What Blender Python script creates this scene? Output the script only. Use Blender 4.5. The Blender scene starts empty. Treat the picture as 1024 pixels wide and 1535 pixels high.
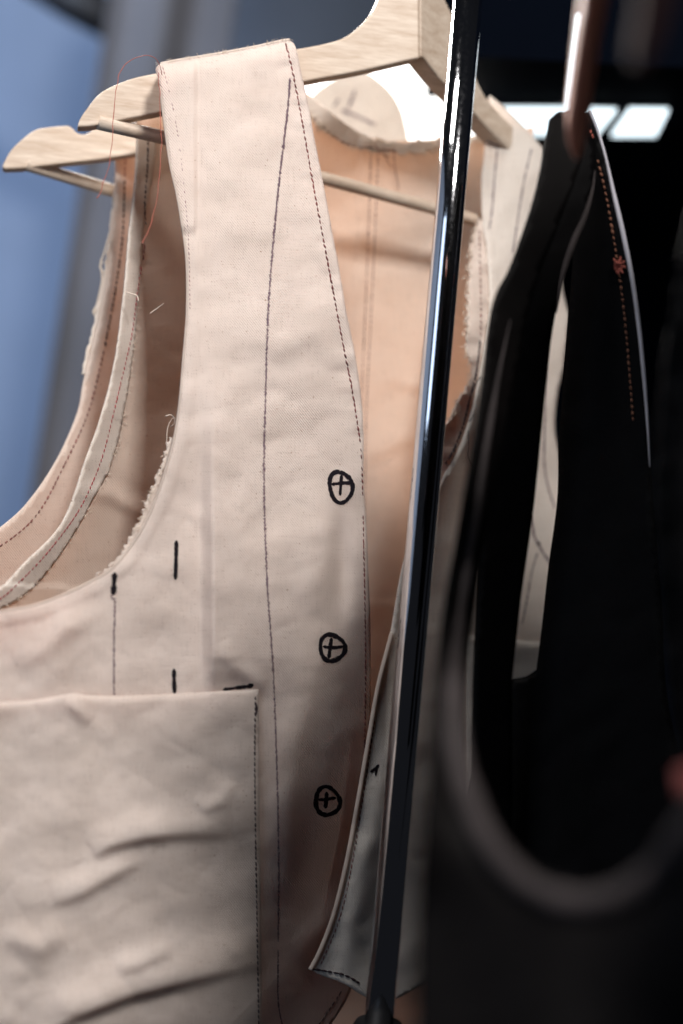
import bpy, bmesh, math, random
import numpy as np
from mathutils import Vector, Matrix
from mathutils.geometry import delaunay_2d_cdt

random.seed(7)
rng = np.random.default_rng(7)
scene = bpy.context.scene

# ------------------------------------------------------------------ camera
LENS, SENS = 50.0, 36.0
FPX = LENS / SENS * 1535.0            # focal length in photograph pixels
CAM = np.array((0.0, 0.0, 1.30))
ROLL = math.radians(3.0)
RIGHT = np.array((math.cos(ROLL), 0, math.sin(ROLL)))
UP = np.array((-math.sin(ROLL), 0, math.cos(ROLL)))
FWD = np.array((0, 1.0, 0))

cam_data = bpy.data.cameras.new('camera')
cam = bpy.data.objects.new('camera', cam_data)
scene.collection.objects.link(cam)
cam.matrix_world = Matrix(((RIGHT[0], UP[0], -FWD[0], CAM[0]),
                           (RIGHT[1], UP[1], -FWD[1], CAM[1]),
                           (RIGHT[2], UP[2], -FWD[2], CAM[2]), (0, 0, 0, 1)))
cam_data.sensor_fit = 'VERTICAL'
cam_data.sensor_height = SENS
cam_data.sensor_width = 24
cam_data.lens = LENS
cam_data.clip_start = 0.02
cam_data.clip_end = 100
cam_data.dof.use_dof = True
cam_data.dof.focus_distance = 0.955
cam_data.dof.aperture_fstop = 2.4
scene.camera = cam

# ------------------------------------------------------------------ light
world = bpy.data.worlds.new('World')
scene.world = world
world.use_nodes = True
bg = world.node_tree.nodes['Background']
bg.inputs[0].default_value = (0.60, 0.64, 0.78, 1)
bg.inputs[1].default_value = 0.013

def area(name, loc, target, size, power, color, size_y=None):
    d = bpy.data.lights.new(name, 'AREA')
    d.energy = power
    d.color = color
    d.size = size
    if size_y:
        d.shape = 'RECTANGLE'
        d.size_y = size_y
    o = bpy.data.objects.new(name, d)
    scene.collection.objects.link(o)
    o.location = loc
    o.rotation_euler = (Vector(target) - Vector(loc)).to_track_quat('-Z', 'Y').to_euler()
    return o

area('key_lamp', (0.66, -0.75, 2.95), (-0.05, 0.95, 1.35), 0.36, 68, (1.0, 0.955, 0.92))
area('side_lamp', (-1.2, -1.1, 1.85), (0.0, 1.0, 1.35), 0.85, 8.5, (0.62, 0.77, 1.0), 1.5)
area('back_room_lamp', (-1.0, 2.2, 2.6), (-1.7, 3.6, 1.5), 0.8, 25, (0.66, 0.78, 1.0))
area('added_overhead_fill', (-0.35, 0.45, 2.45), (-0.05, 0.95, 1.5), 0.35, 9.5, (1.0, 0.96, 0.92))  # added fill that brings out wrinkles and lights the vest interior
area('added_backlight', (-0.40, 1.85, 2.15), (0.08, 1.13, 1.5), 0.3, 30, (1.0, 0.97, 0.92))  # added out of view to backlight the front vest's back panel

scene.view_settings.view_transform = 'Standard'
scene.view_settings.look = 'None'
scene.view_settings.exposure = 0.0
scene.view_settings.gamma = 1.0
scene.view_settings.use_curve_mapping = False
scene.cycles.use_denoising = True
scene.cycles.use_adaptive_sampling = True
scene.cycles.adaptive_threshold = 0.025
scene.cycles.max_bounces = 7
scene.cycles.diffuse_bounces = 4
scene.cycles.caustics_reflective = False
scene.cycles.caustics_refractive = False
scene.cycles.sample_clamp_indirect = 6.0

# ------------------------------------------------------------------ helpers
def W(u, v, Y):
    """photograph pixel and distance -> point in the place (arrays allowed)"""
    u = np.asarray(u, float); v = np.asarray(v, float); Y = np.asarray(Y, float)
    x = (u - 512.0) / FPX * Y
    y = (767.5 - v) / FPX * Y
    return CAM + x[..., None] * RIGHT + y[..., None] * UP + Y[..., None] * FWD

def tps(ctrl):
    """smooth distance field through (u, v, Y) points"""
    P = np.array(ctrl, float)
    X = P[:, :2] / 500.0
    n = len(X)
    def k(r2):
        return np.where(r2 > 1e-12, 0.5 * r2 * np.log(np.maximum(r2, 1e-12)), 0.0)
    D = ((X[:, None] - X[None]) ** 2).sum(-1)
    A = np.zeros((n + 3, n + 3))
    A[:n, :n] = k(D) + 1e-4 * np.eye(n)
    A[:n, n] = 1; A[:n, n + 1:] = X
    A[n, :n] = 1; A[n + 1:, :n] = X.T
    b = np.zeros(n + 3); b[:n] = P[:, 2]
    w = np.linalg.solve(A, b)
    def f(u, v):
        u = np.asarray(u, float); v = np.asarray(v, float)
        q = np.stack((u.ravel() / 500.0, v.ravel() / 500.0), 1)
        r2 = ((q[:, None] - X[None]) ** 2).sum(-1)
        return (k(r2) @ w[:n] + w[n] + q @ w[n + 1:]).reshape(u.shape)
    return f

_lat = rng.random((64, 64))
def noise2(u, v, scale, seed=0):
    x = np.asarray(u, float) / scale + seed * 7.31; y = np.asarray(v, float) / scale + seed * 3.77
    xi = np.floor(x).astype(int); yi = np.floor(y).astype(int)
    fx = x - xi; fy = y - yi
    fx = fx * fx * fx * (fx * (fx * 6 - 15) + 10); fy = fy * fy * fy * (fy * (fy * 6 - 15) + 10)
    g = lambda a, b: _lat[a % 64, b % 64]
    return ((g(xi, yi) * (1 - fx) + g(xi + 1, yi) * fx) * (1 - fy)
            + (g(xi, yi + 1) * (1 - fx) + g(xi + 1, yi + 1) * fx) * fy) * 2 - 1

def crumple(u, v, amp, seed=0, stretch=1.0):
    return amp * (noise2(u, v / stretch, 110, seed) * 0.9 + noise2(u + 0.4 * v, v, 47, seed + 1) * 0.35
                  - 0.45 * np.abs(noise2(u * 0.8 - v * 0.5, v + u * 0.3, 70, seed + 2))
                  + noise2(u, v, 19, seed + 3) * 0.10 + 0.13 * (1 - np.abs(noise2(u * 0.7 + v * 0.6, v * 0.8 - u * 0.5, 64, seed + 5))) ** 6
                  + 0.09 * (1 - np.abs(noise2(u * 0.9 - v * 0.35, v * 0.9 + u * 0.2, 33, seed + 6))) ** 5)

def smooth(pts, step=3.0, closed=False):
    """Catmull-Rom through the points, resampled evenly"""
    P = np.array(pts, float)
    if len(P) > 2:
        ext = np.vstack((2 * P[0] - P[1], P, 2 * P[-1] - P[-2]))
        out = []
        for i in range(len(P) - 1):
            p0, p1, p2, p3 = ext[i:i + 4]
            for t in np.linspace(0, 1, 16, endpoint=False):
                out.append(0.5 * ((2 * p1) + (-p0 + p2) * t + (2 * p0 - 5 * p1 + 4 * p2 - p3) * t * t
                                  + (-p0 + 3 * p1 - 3 * p2 + p3) * t ** 3))
        out.append(P[-1])
        P = np.array(out)
    seg = np.r_[0, np.cumsum(np.linalg.norm(np.diff(P, axis=0), axis=1))]
    n = max(2, int(round(seg[-1] / step)) + 1)
    s = np.linspace(0, seg[-1], n)
    return np.stack([np.interp(s, seg, P[:, k]) for k in range(P.shape[1])], 1)

def dist_to(u, v, pts):
    """distance of every (u, v) from a polyline, signed positive on its lower / right-hand side, and the parameter"""
    P = np.array(pts, float)
    u = np.asarray(u, float); v = np.asarray(v, float)
    best = np.full(u.shape, 1e9); sg = np.ones(u.shape); par = np.zeros(u.shape)
    n = len(P) - 1
    for i in range(n):
        a, b = P[i], P[i + 1]
        d = b - a; L2 = (d ** 2).sum()
        t = np.clip(((u - a[0]) * d[0] + (v - a[1]) * d[1]) / L2, 0, 1)
        dx = u - a[0] - t * d[0]; dy = v - a[1] - t * d[1]
        r = np.hypot(dx, dy)
        m = r < best
        best = np.where(m, r, best)
        sg = np.where(m, np.sign(d[0] * dy - d[1] * dx), sg)
        par = np.where(m, (i + t) / n, par)
    return best * sg, par

def fold(u, v, pts, amp, w_up, w_dn):
    """a soft fold pushed towards the viewer: slow rise on one side, steep fall on the other; fades at both ends"""
    d, t = dist_to(u, v, pts)
    env = np.clip(np.sin(np.pi * np.clip(t, 0.02, 0.98)), 0, 1) ** 0.7
    return -amp * env * np.where(d < 0, np.exp(-(d / w_up) ** 2), np.exp(-(d / w_dn) ** 2))

def in_poly(x, y, poly):
    inside = np.zeros(x.shape, bool)
    j = len(poly) - 1
    for i in range(len(poly)):
        xi, yi = poly[i]; xj, yj = poly[j]
        if yi != yj:
            c = ((yi > y) != (yj > y)) & (x < (xj - xi) * (y - yi) / (yj - yi) + xi)
            inside ^= c
        j = i
    return inside

def link(name, me, mat, parent=None):
    o = bpy.data.objects.new(name, me)
    scene.collection.objects.link(o)
    if mat is not None:
        me.materials.append(mat)
    if parent is not None:
        o.parent = parent
        o.matrix_parent_inverse = parent.matrix_world.inverted()
    return o

def thing(name, label, cat, loc, group=None):
    o = bpy.data.objects.new(name, None)
    scene.collection.objects.link(o)
    o.matrix_world = Matrix.Translation(Vector(loc))
    o['label'] = label
    o['category'] = cat
    if group:
        o['group'] = group
    o.empty_display_size = 0.05
    return o

def tag(o, label, cat, group=None):
    o['label'] = label
    o['category'] = cat
    if group:
        o['group'] = group
    return o

def make_mesh(name, verts, faces, uvs=None, smooth_shade=True):
    me = bpy.data.meshes.new(name)
    me.from_pydata([tuple(p) for p in verts], [], [tuple(f) for f in faces])
    if uvs is not None:
        layer = me.uv_layers.new(name='UVMap')
        li = np.zeros(len(me.loops), int)
        me.loops.foreach_get('vertex_index', li)
        layer.data.foreach_set('uv', np.asarray(uvs, float)[li].ravel())
    if smooth_shade:
        me.polygons.foreach_set('use_smooth', [True] * len(me.polygons))
    me.update()
    return me

def sheet(name, edges, depth, mat, parent, spacing=5.0, thick=0.0011, rough=0.0, seed=0, bspace=3.0):
    """a piece of cloth: outline made of smooth edges with corners between, depth field, real thickness"""
    ol = []
    for e in edges:
        r = smooth(e, bspace)
        if rough:
            r[1:-1] += (noise2(np.arange(len(r))[1:-1], r[1:-1, 1] * 0, 2.3, seed)[:, None] * rough)
        ol.append(r[:-1])
    ol = np.vstack(ol)
    x0, y0 = ol.min(0); x1, y1 = ol.max(0)
    gx, gy = np.meshgrid(np.arange(x0 + spacing / 2, x1, spacing), np.arange(y0 + spacing / 2, y1, spacing))
    gx = gx + (np.arange(gx.shape[0]) % 2)[:, None] * spacing / 2
    q = np.stack((gx.ravel(), gy.ravel()), 1)
    q = q[in_poly(q[:, 0], q[:, 1], ol)]
    keep = np.ones(len(q), bool)
    for k in range(0, len(ol), 64):
        d = np.sqrt(((q[:, None] - ol[None, k:k + 64]) ** 2).sum(-1)).min(1)
        keep &= d > spacing * 0.55
    q = q[keep]
    pts = np.vstack((ol, q))
    n = len(ol)
    res = delaunay_2d_cdt([Vector(p) for p in pts], [], [list(range(n))], 1, 1e-5)
    V = np.array([(p.x, p.y) for p in res[0]]); F = [list(f) for f in res[2]]
    a = V[[f[0] for f in F]]; b = V[[f[1] for f in F]]; c = V[[f[2] for f in F]]
    cr = (b[:, 0] - a[:, 0]) * (c[:, 1] - a[:, 1]) - (b[:, 1] - a[:, 1]) * (c[:, 0] - a[:, 0])
    F = [f if s < 0 else f[::-1] for f, s in zip(F, cr)]      # normals towards the viewer
    Y = depth(V[:, 0], V[:, 1])
    P = W(V[:, 0], V[:, 1], Y)
    uv = np.stack(((V[:, 0] - 512) / FPX * 0.95, (767 - V[:, 1]) / FPX * 0.95), 1)
    o = link(name, make_mesh(name, P, F, uv), mat, parent)
    m = o.modifiers.new('thickness', 'SOLIDIFY')
    m.thickness = thick
    m.offset = -1
    return o

def tube_geo(path, rad, sides=6, caps=True):
    P = np.asarray(path, float)
    n = len(P)
    R = np.full(n, rad) if np.isscalar(rad) else np.asarray(rad, float)
    T = np.gradient(P, axis=0)
    T /= np.maximum(np.linalg.norm(T, axis=1), 1e-12)[:, None]
    ref = np.array((0.31, -0.92, 0.23))
    V = []; F = []
    for i in range(n):
        a = np.cross(T[i], ref); a /= np.linalg.norm(a)
        b = np.cross(T[i], a)
        for k in range(sides):
            t = 2 * math.pi * k / sides
            V.append(P[i] + R[i] * (math.cos(t) * a + math.sin(t) * b))
    for i in range(n - 1):
        for k in range(sides):
            k2 = (k + 1) % sides
            F.append((i * sides + k, i * sides + k2, (i + 1) * sides + k2, (i + 1) * sides + k))
    if caps:
        F.append(tuple(range(sides))[::-1]); F.append(tuple((n - 1) * sides + k for k in range(sides)))
    return V, F

class Geo:
    def __init__(s): s.V = []; s.F = []
    def add(s, VF):
        b = len(s.V); s.V += list(VF[0]); s.F += [tuple(i + b for i in f) for f in VF[1]]
    def build(s, name, mat, parent, kind=None, smooth_shade=True):
        o = link(name, make_mesh(name, s.V, s.F, None, smooth_shade), mat, parent)
        if kind: o['kind'] = kind
        return o

def tube(name, path, rad, mat, parent, sides=10):
    if rad is None:
        rad = 0.0042 * np.interp(np.linspace(0, 1, len(path)), [0, 0.55, 0.8, 1.0], [1, 1, 0.6, 0.1]) * (1 + 0.3 * noise2(np.arange(len(path)), np.arange(len(path)) * 0.0, 14, 2))
    g = Geo(); g.add(tube_geo(path, rad, sides)); return g.build(name, mat, parent)

def on(depth, pts, lift, step=3.0):
    """points of the photograph laid on a cloth, lifted a little off it"""
    r = smooth(pts, step)
    return W(r[:, 0], r[:, 1], depth(r[:, 0], r[:, 1]) - lift)

def stitches(name, depth, pts, mat, parent, pitch=9.0, length=7.6, rad=0.00045, lift=0.0002, wob=0.8, skip=0.0):
    r = smooth(pts, 0.5)
    seg = np.r_[0, np.cumsum(np.linalg.norm(np.diff(r, axis=0), axis=1))]
    g = Geo(); s = 0.0
    while s + length < seg[-1]:
        ln = length * random.uniform(0.72, 1.12)
        q = np.linspace(s, s + ln, 6)
        u = np.interp(q, seg, r[:, 0]); v = np.interp(q, seg, r[:, 1])
        a = random.uniform(-wob, wob)
        u = u + np.linspace(-1, 1, 6) * (0.5 + a * 0.5)
        arch = np.sin(np.linspace(0, math.pi, 6))
        if random.random() >= skip:
            p = W(u, v, depth(u, v) - lift - 0.0004 * arch + 0.0003)
            g.add(tube_geo(p, rad * random.uniform(0.75, 1.2) * (0.5 + 0.5 * arch), 6))
        s += pitch * random.uniform(0.93, 1.07)
    return g.build(name, mat, parent, 'stuff')

def ribbon(name, depth, strokes, mat, parent, lift=0.00035):
    """ink or pencil drawn on the cloth: thin flat strokes with uneven edges"""
    V = []; F = []; UV = []
    for pts, width in strokes:
        r = smooth(pts, 1.5)
        t = np.gradient(r, axis=0); t /= np.linalg.norm(t, axis=1)[:, None]
        nrm = np.stack((-t[:, 1], t[:, 0]), 1)
        k = len(r)
        wv = width * (1 + 0.22 * noise2(np.arange(k), np.arange(k) * 0, 3.0, random.randint(0, 40)))
        e = np.minimum(1, np.minimum(np.arange(k), np.arange(k)[::-1]) * 1.5 / width * 1.2 + 0.35)
        wv = wv * e
        b = len(V)
        cols = (-0.5, -0.2, 0.2, 0.5)
        for i in range(k):
            for c in cols:
                uu, vv = r[i] + nrm[i] * wv[i] * c
                V.append((uu, vv)); UV.append((i * 1.5 / width, c + 0.5))
        for i in range(k - 1):
            for c in range(3):
                q = b + i * 4 + c
                F.append((q, q + 1, q + 5, q + 4))
    V = np.array(V)
    P = W(V[:, 0], V[:, 1], depth(V[:, 0], V[:, 1]) - lift)
    return link(name, make_mesh(name, P, F, UV), mat, parent)

def strokes(name, depth, lst, mat, parent, lift=0.00035):
    for st in lst:
        ribbon(name, depth, [st], mat, parent, lift)

def fibres(name, depth, pts, mat, parent, count, length, rad=0.00012, side=(0, 0), lift=0.0006, curl=0.5, jitter=1.5):
    r = smooth(pts, 1.0)
    g = Geo()
    for i in range(count):
        p = r[random.randrange(len(r))] + rng.normal(0, jitter, 2)
        ang = math.atan2(side[1], side[0]) + random.gauss(0, 0.6)
        L = length * random.uniform(0.4, 1.3)
        n = 6; path = [p.copy()]
        for k in range(n):
            ang += random.gauss(0, curl)
            p = p + np.array((math.cos(ang), math.sin(ang))) * L / n
            path.append(p.copy())
        path = np.array(path)
        d = depth(path[:, 0], path[:, 1]) - lift - np.linspace(0, random.uniform(-0.0006, 0.0022), len(path))
        g.add(tube_geo(W(path[:, 0], path[:, 1], d), rad * random.uniform(0.7, 1.5), 4))
    return g.build(name, mat, parent, 'stuff')

def slab(name, outline, depth, thick, mat, parent, bevel=0.002):
    """a solid board: outline in the photograph, distance field, thickness away from the viewer, rounded edges"""
    ol = np.array(outline, float)
    if ((ol[:, 0] * np.roll(ol[:, 1], -1) - np.roll(ol[:, 0], -1) * ol[:, 1]).sum()) > 0:
        ol = ol[::-1]
    n = len(ol)
    front = W(ol[:, 0], ol[:, 1], depth(ol[:, 0], ol[:, 1]))
    c = front - front.mean(0)
    nrm = np.linalg.svd(c)[2][2]
    if nrm[1] < 0: nrm = -nrm
    back = front + nrm * thick
    V = np.vstack((front, back))
    F = [tuple(range(n)), tuple(range(2 * n - 1, n - 1, -1))]
    for i in range(n):
        j = (i + 1) % n
        F.append((j, i, n + i, n + j))
    bm = bmesh.new()
    vs = [bm.verts.new(p) for p in V]
    for f in F: bm.faces.new([vs[i] for i in f])
    bmesh.ops.recalc_face_normals(bm, faces=bm.faces)
    me = bpy.data.meshes.new(name); bm.to_mesh(me); bm.free()
    o = link(name, me, mat, parent)
    m = o.modifiers.new('bevel', 'BEVEL'); m.width = bevel; m.segments = 3; m.limit_method = 'ANGLE'; m.angle_limit = math.radians(50)
    m.harden_normals = False
    for p in me.polygons: p.use_smooth = False
    return o

# ------------------------------------------------------------------ materials
def new_mat(name):
    m = bpy.data.materials.new(name); m.use_nodes = True
    nt = m.node_tree
    return m, nt, nt.nodes['Principled BSDF'], nt.nodes['Material Output']

def N(nt, kind, **kw):
    n = nt.nodes.new(kind)
    for k, v in kw.items():
        if k.startswith('i_'):
            key = k[2:]; key = int(key) if key.isdigit() else key.replace('_', ' ')
            n.inputs[key].default_value = v
        else: setattr(n, k, v)
    return n

def ramp(nt, src, p0, c0, p1, c1):
    r = nt.nodes.new('ShaderNodeValToRGB')
    r.color_ramp.elements[0].position = p0; r.color_ramp.elements[0].color = c0
    r.color_ramp.elements[1].position = p1; r.color_ramp.elements[1].color = c1
    nt.links.new(src, r.inputs[0]); return r

def canvas(name, base, trans=0.22, twill=1.0, through=(0.84, 0.65, 0.51)):
    m, nt, bsdf, out = new_mat(name)
    L = nt.links.new
    uv = N(nt, 'ShaderNodeTexCoord')
    # threads both ways, period about 0.9 mm, each thread uneven along its length
    def threads(sx, sy, seed):
        mp = N(nt, 'ShaderNodeMapping'); mp.inputs['Scale'].default_value = (sx, sy, 1); mp.inputs['Location'].default_value = (seed, seed, 0)
        L(uv.outputs['UV'], mp.inputs[0])
        n = N(nt, 'ShaderNodeTexNoise', i_Scale=1.0, i_Detail=3.0, i_Roughness=0.7); L(mp.outputs[0], n.inputs['Vector']); return n
    warp = threads(1150, 60, 3.1); weft = threads(60, 1150, 9.7)
    mp = N(nt, 'ShaderNodeMapping'); mp.inputs['Rotation'].default_value = (0, 0, math.radians(-38)); L(uv.outputs['UV'], mp.inputs[0])
    wv = N(nt, 'ShaderNodeTexWave', wave_type='BANDS', bands_direction='X', i_Scale=240.0, i_Distortion=1.2, i_Detail=2.0)
    wv.inputs['Detail Scale'].default_value = 2.2
    L(mp.outputs[0], wv.inputs['Vector'])
    cloud = N(nt, 'ShaderNodeTexNoise', i_Scale=26.0, i_Detail=5.0, i_Roughness=0.6); L(uv.outputs['UV'], cloud.inputs['Vector'])
    fleck = N(nt, 'ShaderNodeTexNoise', i_Scale=620.0, i_Detail=1.0); L(uv.outputs['UV'], fleck.inputs['Vector'])
    add = N(nt, 'ShaderNodeMath', operation='ADD'); L(warp.outputs[0], add.inputs[0]); L(weft.outputs[0], add.inputs[1])
    tw = N(nt, 'ShaderNodeMath', operation='MULTIPLY_ADD'); L(wv.outputs['Fac'], tw.inputs[0]); tw.inputs[1].default_value = 0.8 * twill; L(add.outputs[0], tw.inputs[2])
    col = ramp(nt, tw.outputs[0], 0.82, (base[0] * .42, base[1] * .385, base[2] * .37, 1), 1.55, (*base, 1))
    cl = ramp(nt, cloud.outputs[0], 0.30, (0.90, 0.885, 0.87, 1), 0.70, (1, 1, 1, 1))
    mul = N(nt, 'ShaderNodeMix', data_type='RGBA', blend_type='MULTIPLY'); mul.inputs[0].default_value = 1
    L(col.outputs[0], mul.inputs[6]); L(cl.outputs[0], mul.inputs[7])
    fk = ramp(nt, fleck.outputs[0], 0.235, (0.42, 0.30, 0.22, 1), 0.265, (1, 1, 1, 1))
    mul2 = N(nt, 'ShaderNodeMix', data_type='RGBA', blend_type='MULTIPLY'); mul2.inputs[0].default_value = 1
    L(mul.outputs[2], mul2.inputs[6]); L(fk.outputs[0], mul2.inputs[7])
    L(mul2.outputs[2], bsdf.inputs['Base Color'])
    bsdf.inputs['Roughness'].default_value = 0.92
    bsdf.inputs['Specular IOR Level'].default_value = 0.12
    bsdf.inputs['Sheen Weight'].default_value = 0.12
    bsdf.inputs['Sheen Roughness'].default_value = 0.5
    wr = N(nt, 'ShaderNodeTexNoise', i_Scale=95.0, i_Detail=3.0, i_Roughness=0.55); L(uv.outputs['UV'], wr.inputs['Vector'])
    dst = N(nt, 'ShaderNodeTexNoise', i_Scale=18.0, i_Detail=3.0); L(uv.outputs['UV'], dst.inputs['Vector'])
    dm = N(nt, 'ShaderNodeMix', data_type='RGBA'); dm.inputs[0].default_value = 0.06; L(uv.outputs['UV'], dm.inputs[6]); L(dst.outputs['Color'], dm.inputs[7])
    vo = N(nt, 'ShaderNodeTexVoronoi', feature='DISTANCE_TO_EDGE', i_Scale=26.0); L(dm.outputs[2], vo.inputs['Vector'])
    vr = ramp(nt, vo.outputs['Distance'], 0.0, (1, 1, 1, 1), 0.16, (0, 0, 0, 1))
    mk = ramp(nt, cloud.outputs[0], 0.46, (0, 0, 0, 1), 0.62, (1, 1, 1, 1))
    vm = N(nt, 'ShaderNodeMath', operation='MULTIPLY'); L(vr.outputs[0], vm.inputs[0]); L(mk.outputs[0], vm.inputs[1])
    wa = N(nt, 'ShaderNodeMath', operation='MULTIPLY_ADD'); L(vm.outputs[0], wa.inputs[0]); wa.inputs[1].default_value = 0.4; L(wr.outputs[0], wa.inputs[2])
    hh = N(nt, 'ShaderNodeMath', operation='MULTIPLY_ADD'); L(tw.outputs[0], hh.inputs[0]); hh.inputs[1].default_value = 0.75; L(wa.outputs[0], hh.inputs[2])
    b = N(nt, 'ShaderNodeBump', i_Strength=0.8, i_Distance=0.00045); L(hh.outputs[0], b.inputs['Height'])
    L(b.outputs[0], bsdf.inputs['Normal'])
    tr = N(nt, 'ShaderNodeBsdfTranslucent'); tr.inputs[0].default_value = (*through, 1)
    mx = N(nt, 'ShaderNodeMixShader'); mx.inputs[0].default_value = trans
    L(bsdf.outputs[0], mx.inputs[1]); L(tr.outputs[0], mx.inputs[2]); L(mx.outputs[0], out.inputs[0])
    return m

def plain(name, col, rough=0.6, spec=0.3, metal=0.0, var=0.15, scale=40.0, bump=0.0, bscale=200.0):
    m, nt, bsdf, out = new_mat(name)
    tc = N(nt, 'ShaderNodeTexCoord')
    n = N(nt, 'ShaderNodeTexNoise', i_Scale=scale, i_Detail=4.0); nt.links.new(tc.outputs['Object'], n.inputs['Vector'])
    r = ramp(nt, n.outputs[0], 0.3, tuple(c * (1 - var) for c in col) + (1,), 0.7, tuple(min(1, c * (1 + var)) for c in col) + (1,))
    nt.links.new(r.outputs[0], bsdf.inputs['Base Color'])
    bsdf.inputs['Roughness'].default_value = rough
    bsdf.inputs['Specular IOR Level'].default_value = spec
    bsdf.inputs['Metallic'].default_value = metal
    if bump:
        n2 = N(nt, 'ShaderNodeTexNoise', i_Scale=bscale, i_Detail=4.0); nt.links.new(tc.outputs['Object'], n2.inputs['Vector'])
        b = N(nt, 'ShaderNodeBump', i_Strength=bump, i_Distance=0.001); nt.links.new(n2.outputs[0], b.inputs['Height'])
        nt.links.new(b.outputs[0], bsdf.inputs['Normal'])
    return m

def wood(name, c0, c1, rough=0.5):
    m, nt, bsdf, out = new_mat(name)
    tc = N(nt, 'ShaderNodeTexCoord')
    mp = N(nt, 'ShaderNodeMapping'); mp.inputs['Scale'].default_value = (7, 40, 95); mp.inputs['Rotation'].default_value = (0, math.radians(16), 0)
    nt.links.new(tc.outputs['Object'], mp.inputs[0])
    n = N(nt, 'ShaderNodeTexNoise', i_Scale=1.6, i_Detail=6.0, i_Roughness=0.62, i_Distortion=0.5); nt.links.new(mp.outputs[0], n.inputs['Vector'])
    n2 = N(nt, 'ShaderNodeTexNoise', i_Scale=9.0, i_Detail=4.0); nt.links.new(mp.outputs[0], n2.inputs['Vector'])
    ad = N(nt, 'ShaderNodeMath', operation='MULTIPLY_ADD'); nt.links.new(n2.outputs[0], ad.inputs[0]); ad.inputs[1].default_value = 0.4; nt.links.new(n.outputs[0], ad.inputs[2])
    r = ramp(nt, ad.outputs[0], 0.45, (*c0, 1), 0.95, (*c1, 1)); nt.links.new(r.outputs[0], bsdf.inputs['Base Color'])
    bsdf.inputs['Roughness'].default_value = rough; bsdf.inputs['Specular IOR Level'].default_value = 0.35
    b = N(nt, 'ShaderNodeBump', i_Strength=0.12, i_Distance=0.0006); nt.links.new(n2.outputs[0], b.inputs['Height']); nt.links.new(b.outputs[0], bsdf.inputs['Normal'])
    return m

def ink(name, col, density=0.8, scale=3.0):
    m, nt, bsdf, out = new_mat(name)
    tc = N(nt, 'ShaderNodeTexCoord')
    n = N(nt, 'ShaderNodeTexNoise', i_Scale=900.0, i_Detail=2.0); nt.links.new(tc.outputs['Object'], n.inputs['Vector'])
    sp = N(nt, 'ShaderNodeSeparateXYZ'); nt.links.new(tc.outputs['UV'], sp.inputs[0])
    d = N(nt, 'ShaderNodeMath', operation='SUBTRACT'); nt.links.new(sp.outputs[1], d.inputs[0]); d.inputs[1].default_value = 0.5
    a = N(nt, 'ShaderNodeMath', operation='ABSOLUTE'); nt.links.new(d.outputs[0], a.inputs[0])
    e = N(nt, 'ShaderNodeMath', operation='MULTIPLY_ADD'); nt.links.new(a.outputs[0], e.inputs[0]); e.inputs[1].default_value = -1.3; e.inputs[2].default_value = density
    s = N(nt, 'ShaderNodeMath', operation='ADD'); nt.links.new(e.outputs[0], s.inputs[0])
    nm = N(nt, 'ShaderNodeMath', operation='MULTIPLY_ADD'); nt.links.new(n.outputs[0], nm.inputs[0]); nm.inputs[1].default_value = 1.6; nm.inputs[2].default_value = -0.6
    nt.links.new(nm.outputs[0], s.inputs[1])
    r = ramp(nt, s.outputs[0], 0.12, (0, 0, 0, 1), 0.62, (1, 1, 1, 1))
    nt.links.new(r.outputs[0], bsdf.inputs['Alpha'])
    bsdf.inputs['Base Color'].default_value = (*col, 1); bsdf.inputs['Roughness'].default_value = 0.9
    bsdf.inputs['Specular IOR Level'].default_value = 0.05
    return m

def emit(name, col, strength):
    m, nt, bsdf, out = new_mat(name)
    bsdf.inputs['Base Color'].default_value = (0.8, 0.8, 0.8, 1)
    bsdf.inputs['Emission Color'].default_value = (*col, 1); bsdf.inputs['Emission Strength'].default_value = strength
    return m

CANVAS = canvas('unbleached_canvas', (0.76, 0.69, 0.62), 0.30, 1.0, (0.90, 0.58, 0.43))
CANVAS_FRONT = canvas('front_canvas_red_glow', (0.785, 0.705, 0.64), 0.24, 1.4, (0.96, 0.46, 0.29))  # same canvas; red transmission colour stands in for warm bounce inside the vest
CANVAS_BACK = canvas('inner_canvas_warm_shade', (0.775, 0.685, 0.60), 0.35, 1.0, (0.90, 0.655, 0.51))  # same canvas, warmed so the reddish interior shade is in the colour
CANVAS_THICK = canvas('doubled_canvas', (0.70, 0.62, 0.54), 0.05)
CANVAS_PALE = canvas('pale_canvas', (0.79, 0.745, 0.685), 0.30, 0.8)
THREAD_DARK = plain('maroon_thread', (0.15, 0.042, 0.038), 0.7, 0.3, 0.0, 0.5, 120)
THREAD_BLACK = plain('plum_black_thread', (0.032, 0.016, 0.020), 0.7, 0.3, 0.0, 0.5, 120)
THREAD_RED = plain('red_thread', (0.26, 0.045, 0.05), 0.7)
THREAD_PINK = plain('dusty_pink_thread', (0.34, 0.16, 0.15), 0.7)
THREAD_RUST = plain('rust_thread', (0.15, 0.062, 0.036), 0.7)
THREAD_BRICK = plain('brick_thread', (0.33, 0.085, 0.06), 0.7)
THREAD_CREAM = plain('cream_fibre', (0.72, 0.62, 0.52), 0.9)
INK = ink('black_marker_ink', (0.012, 0.010, 0.013), 0.95)
PENCIL = ink('purple_grey_pencil', (0.15, 0.10, 0.125), 0.40)
BEECH = wood('pale_beech_wood', (0.43, 0.32, 0.235), (0.67, 0.57, 0.47))
REDWOOD = wood('reddish_brown_wood', (0.42, 0.14, 0.085), (0.58, 0.23, 0.15), 0.45)
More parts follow.
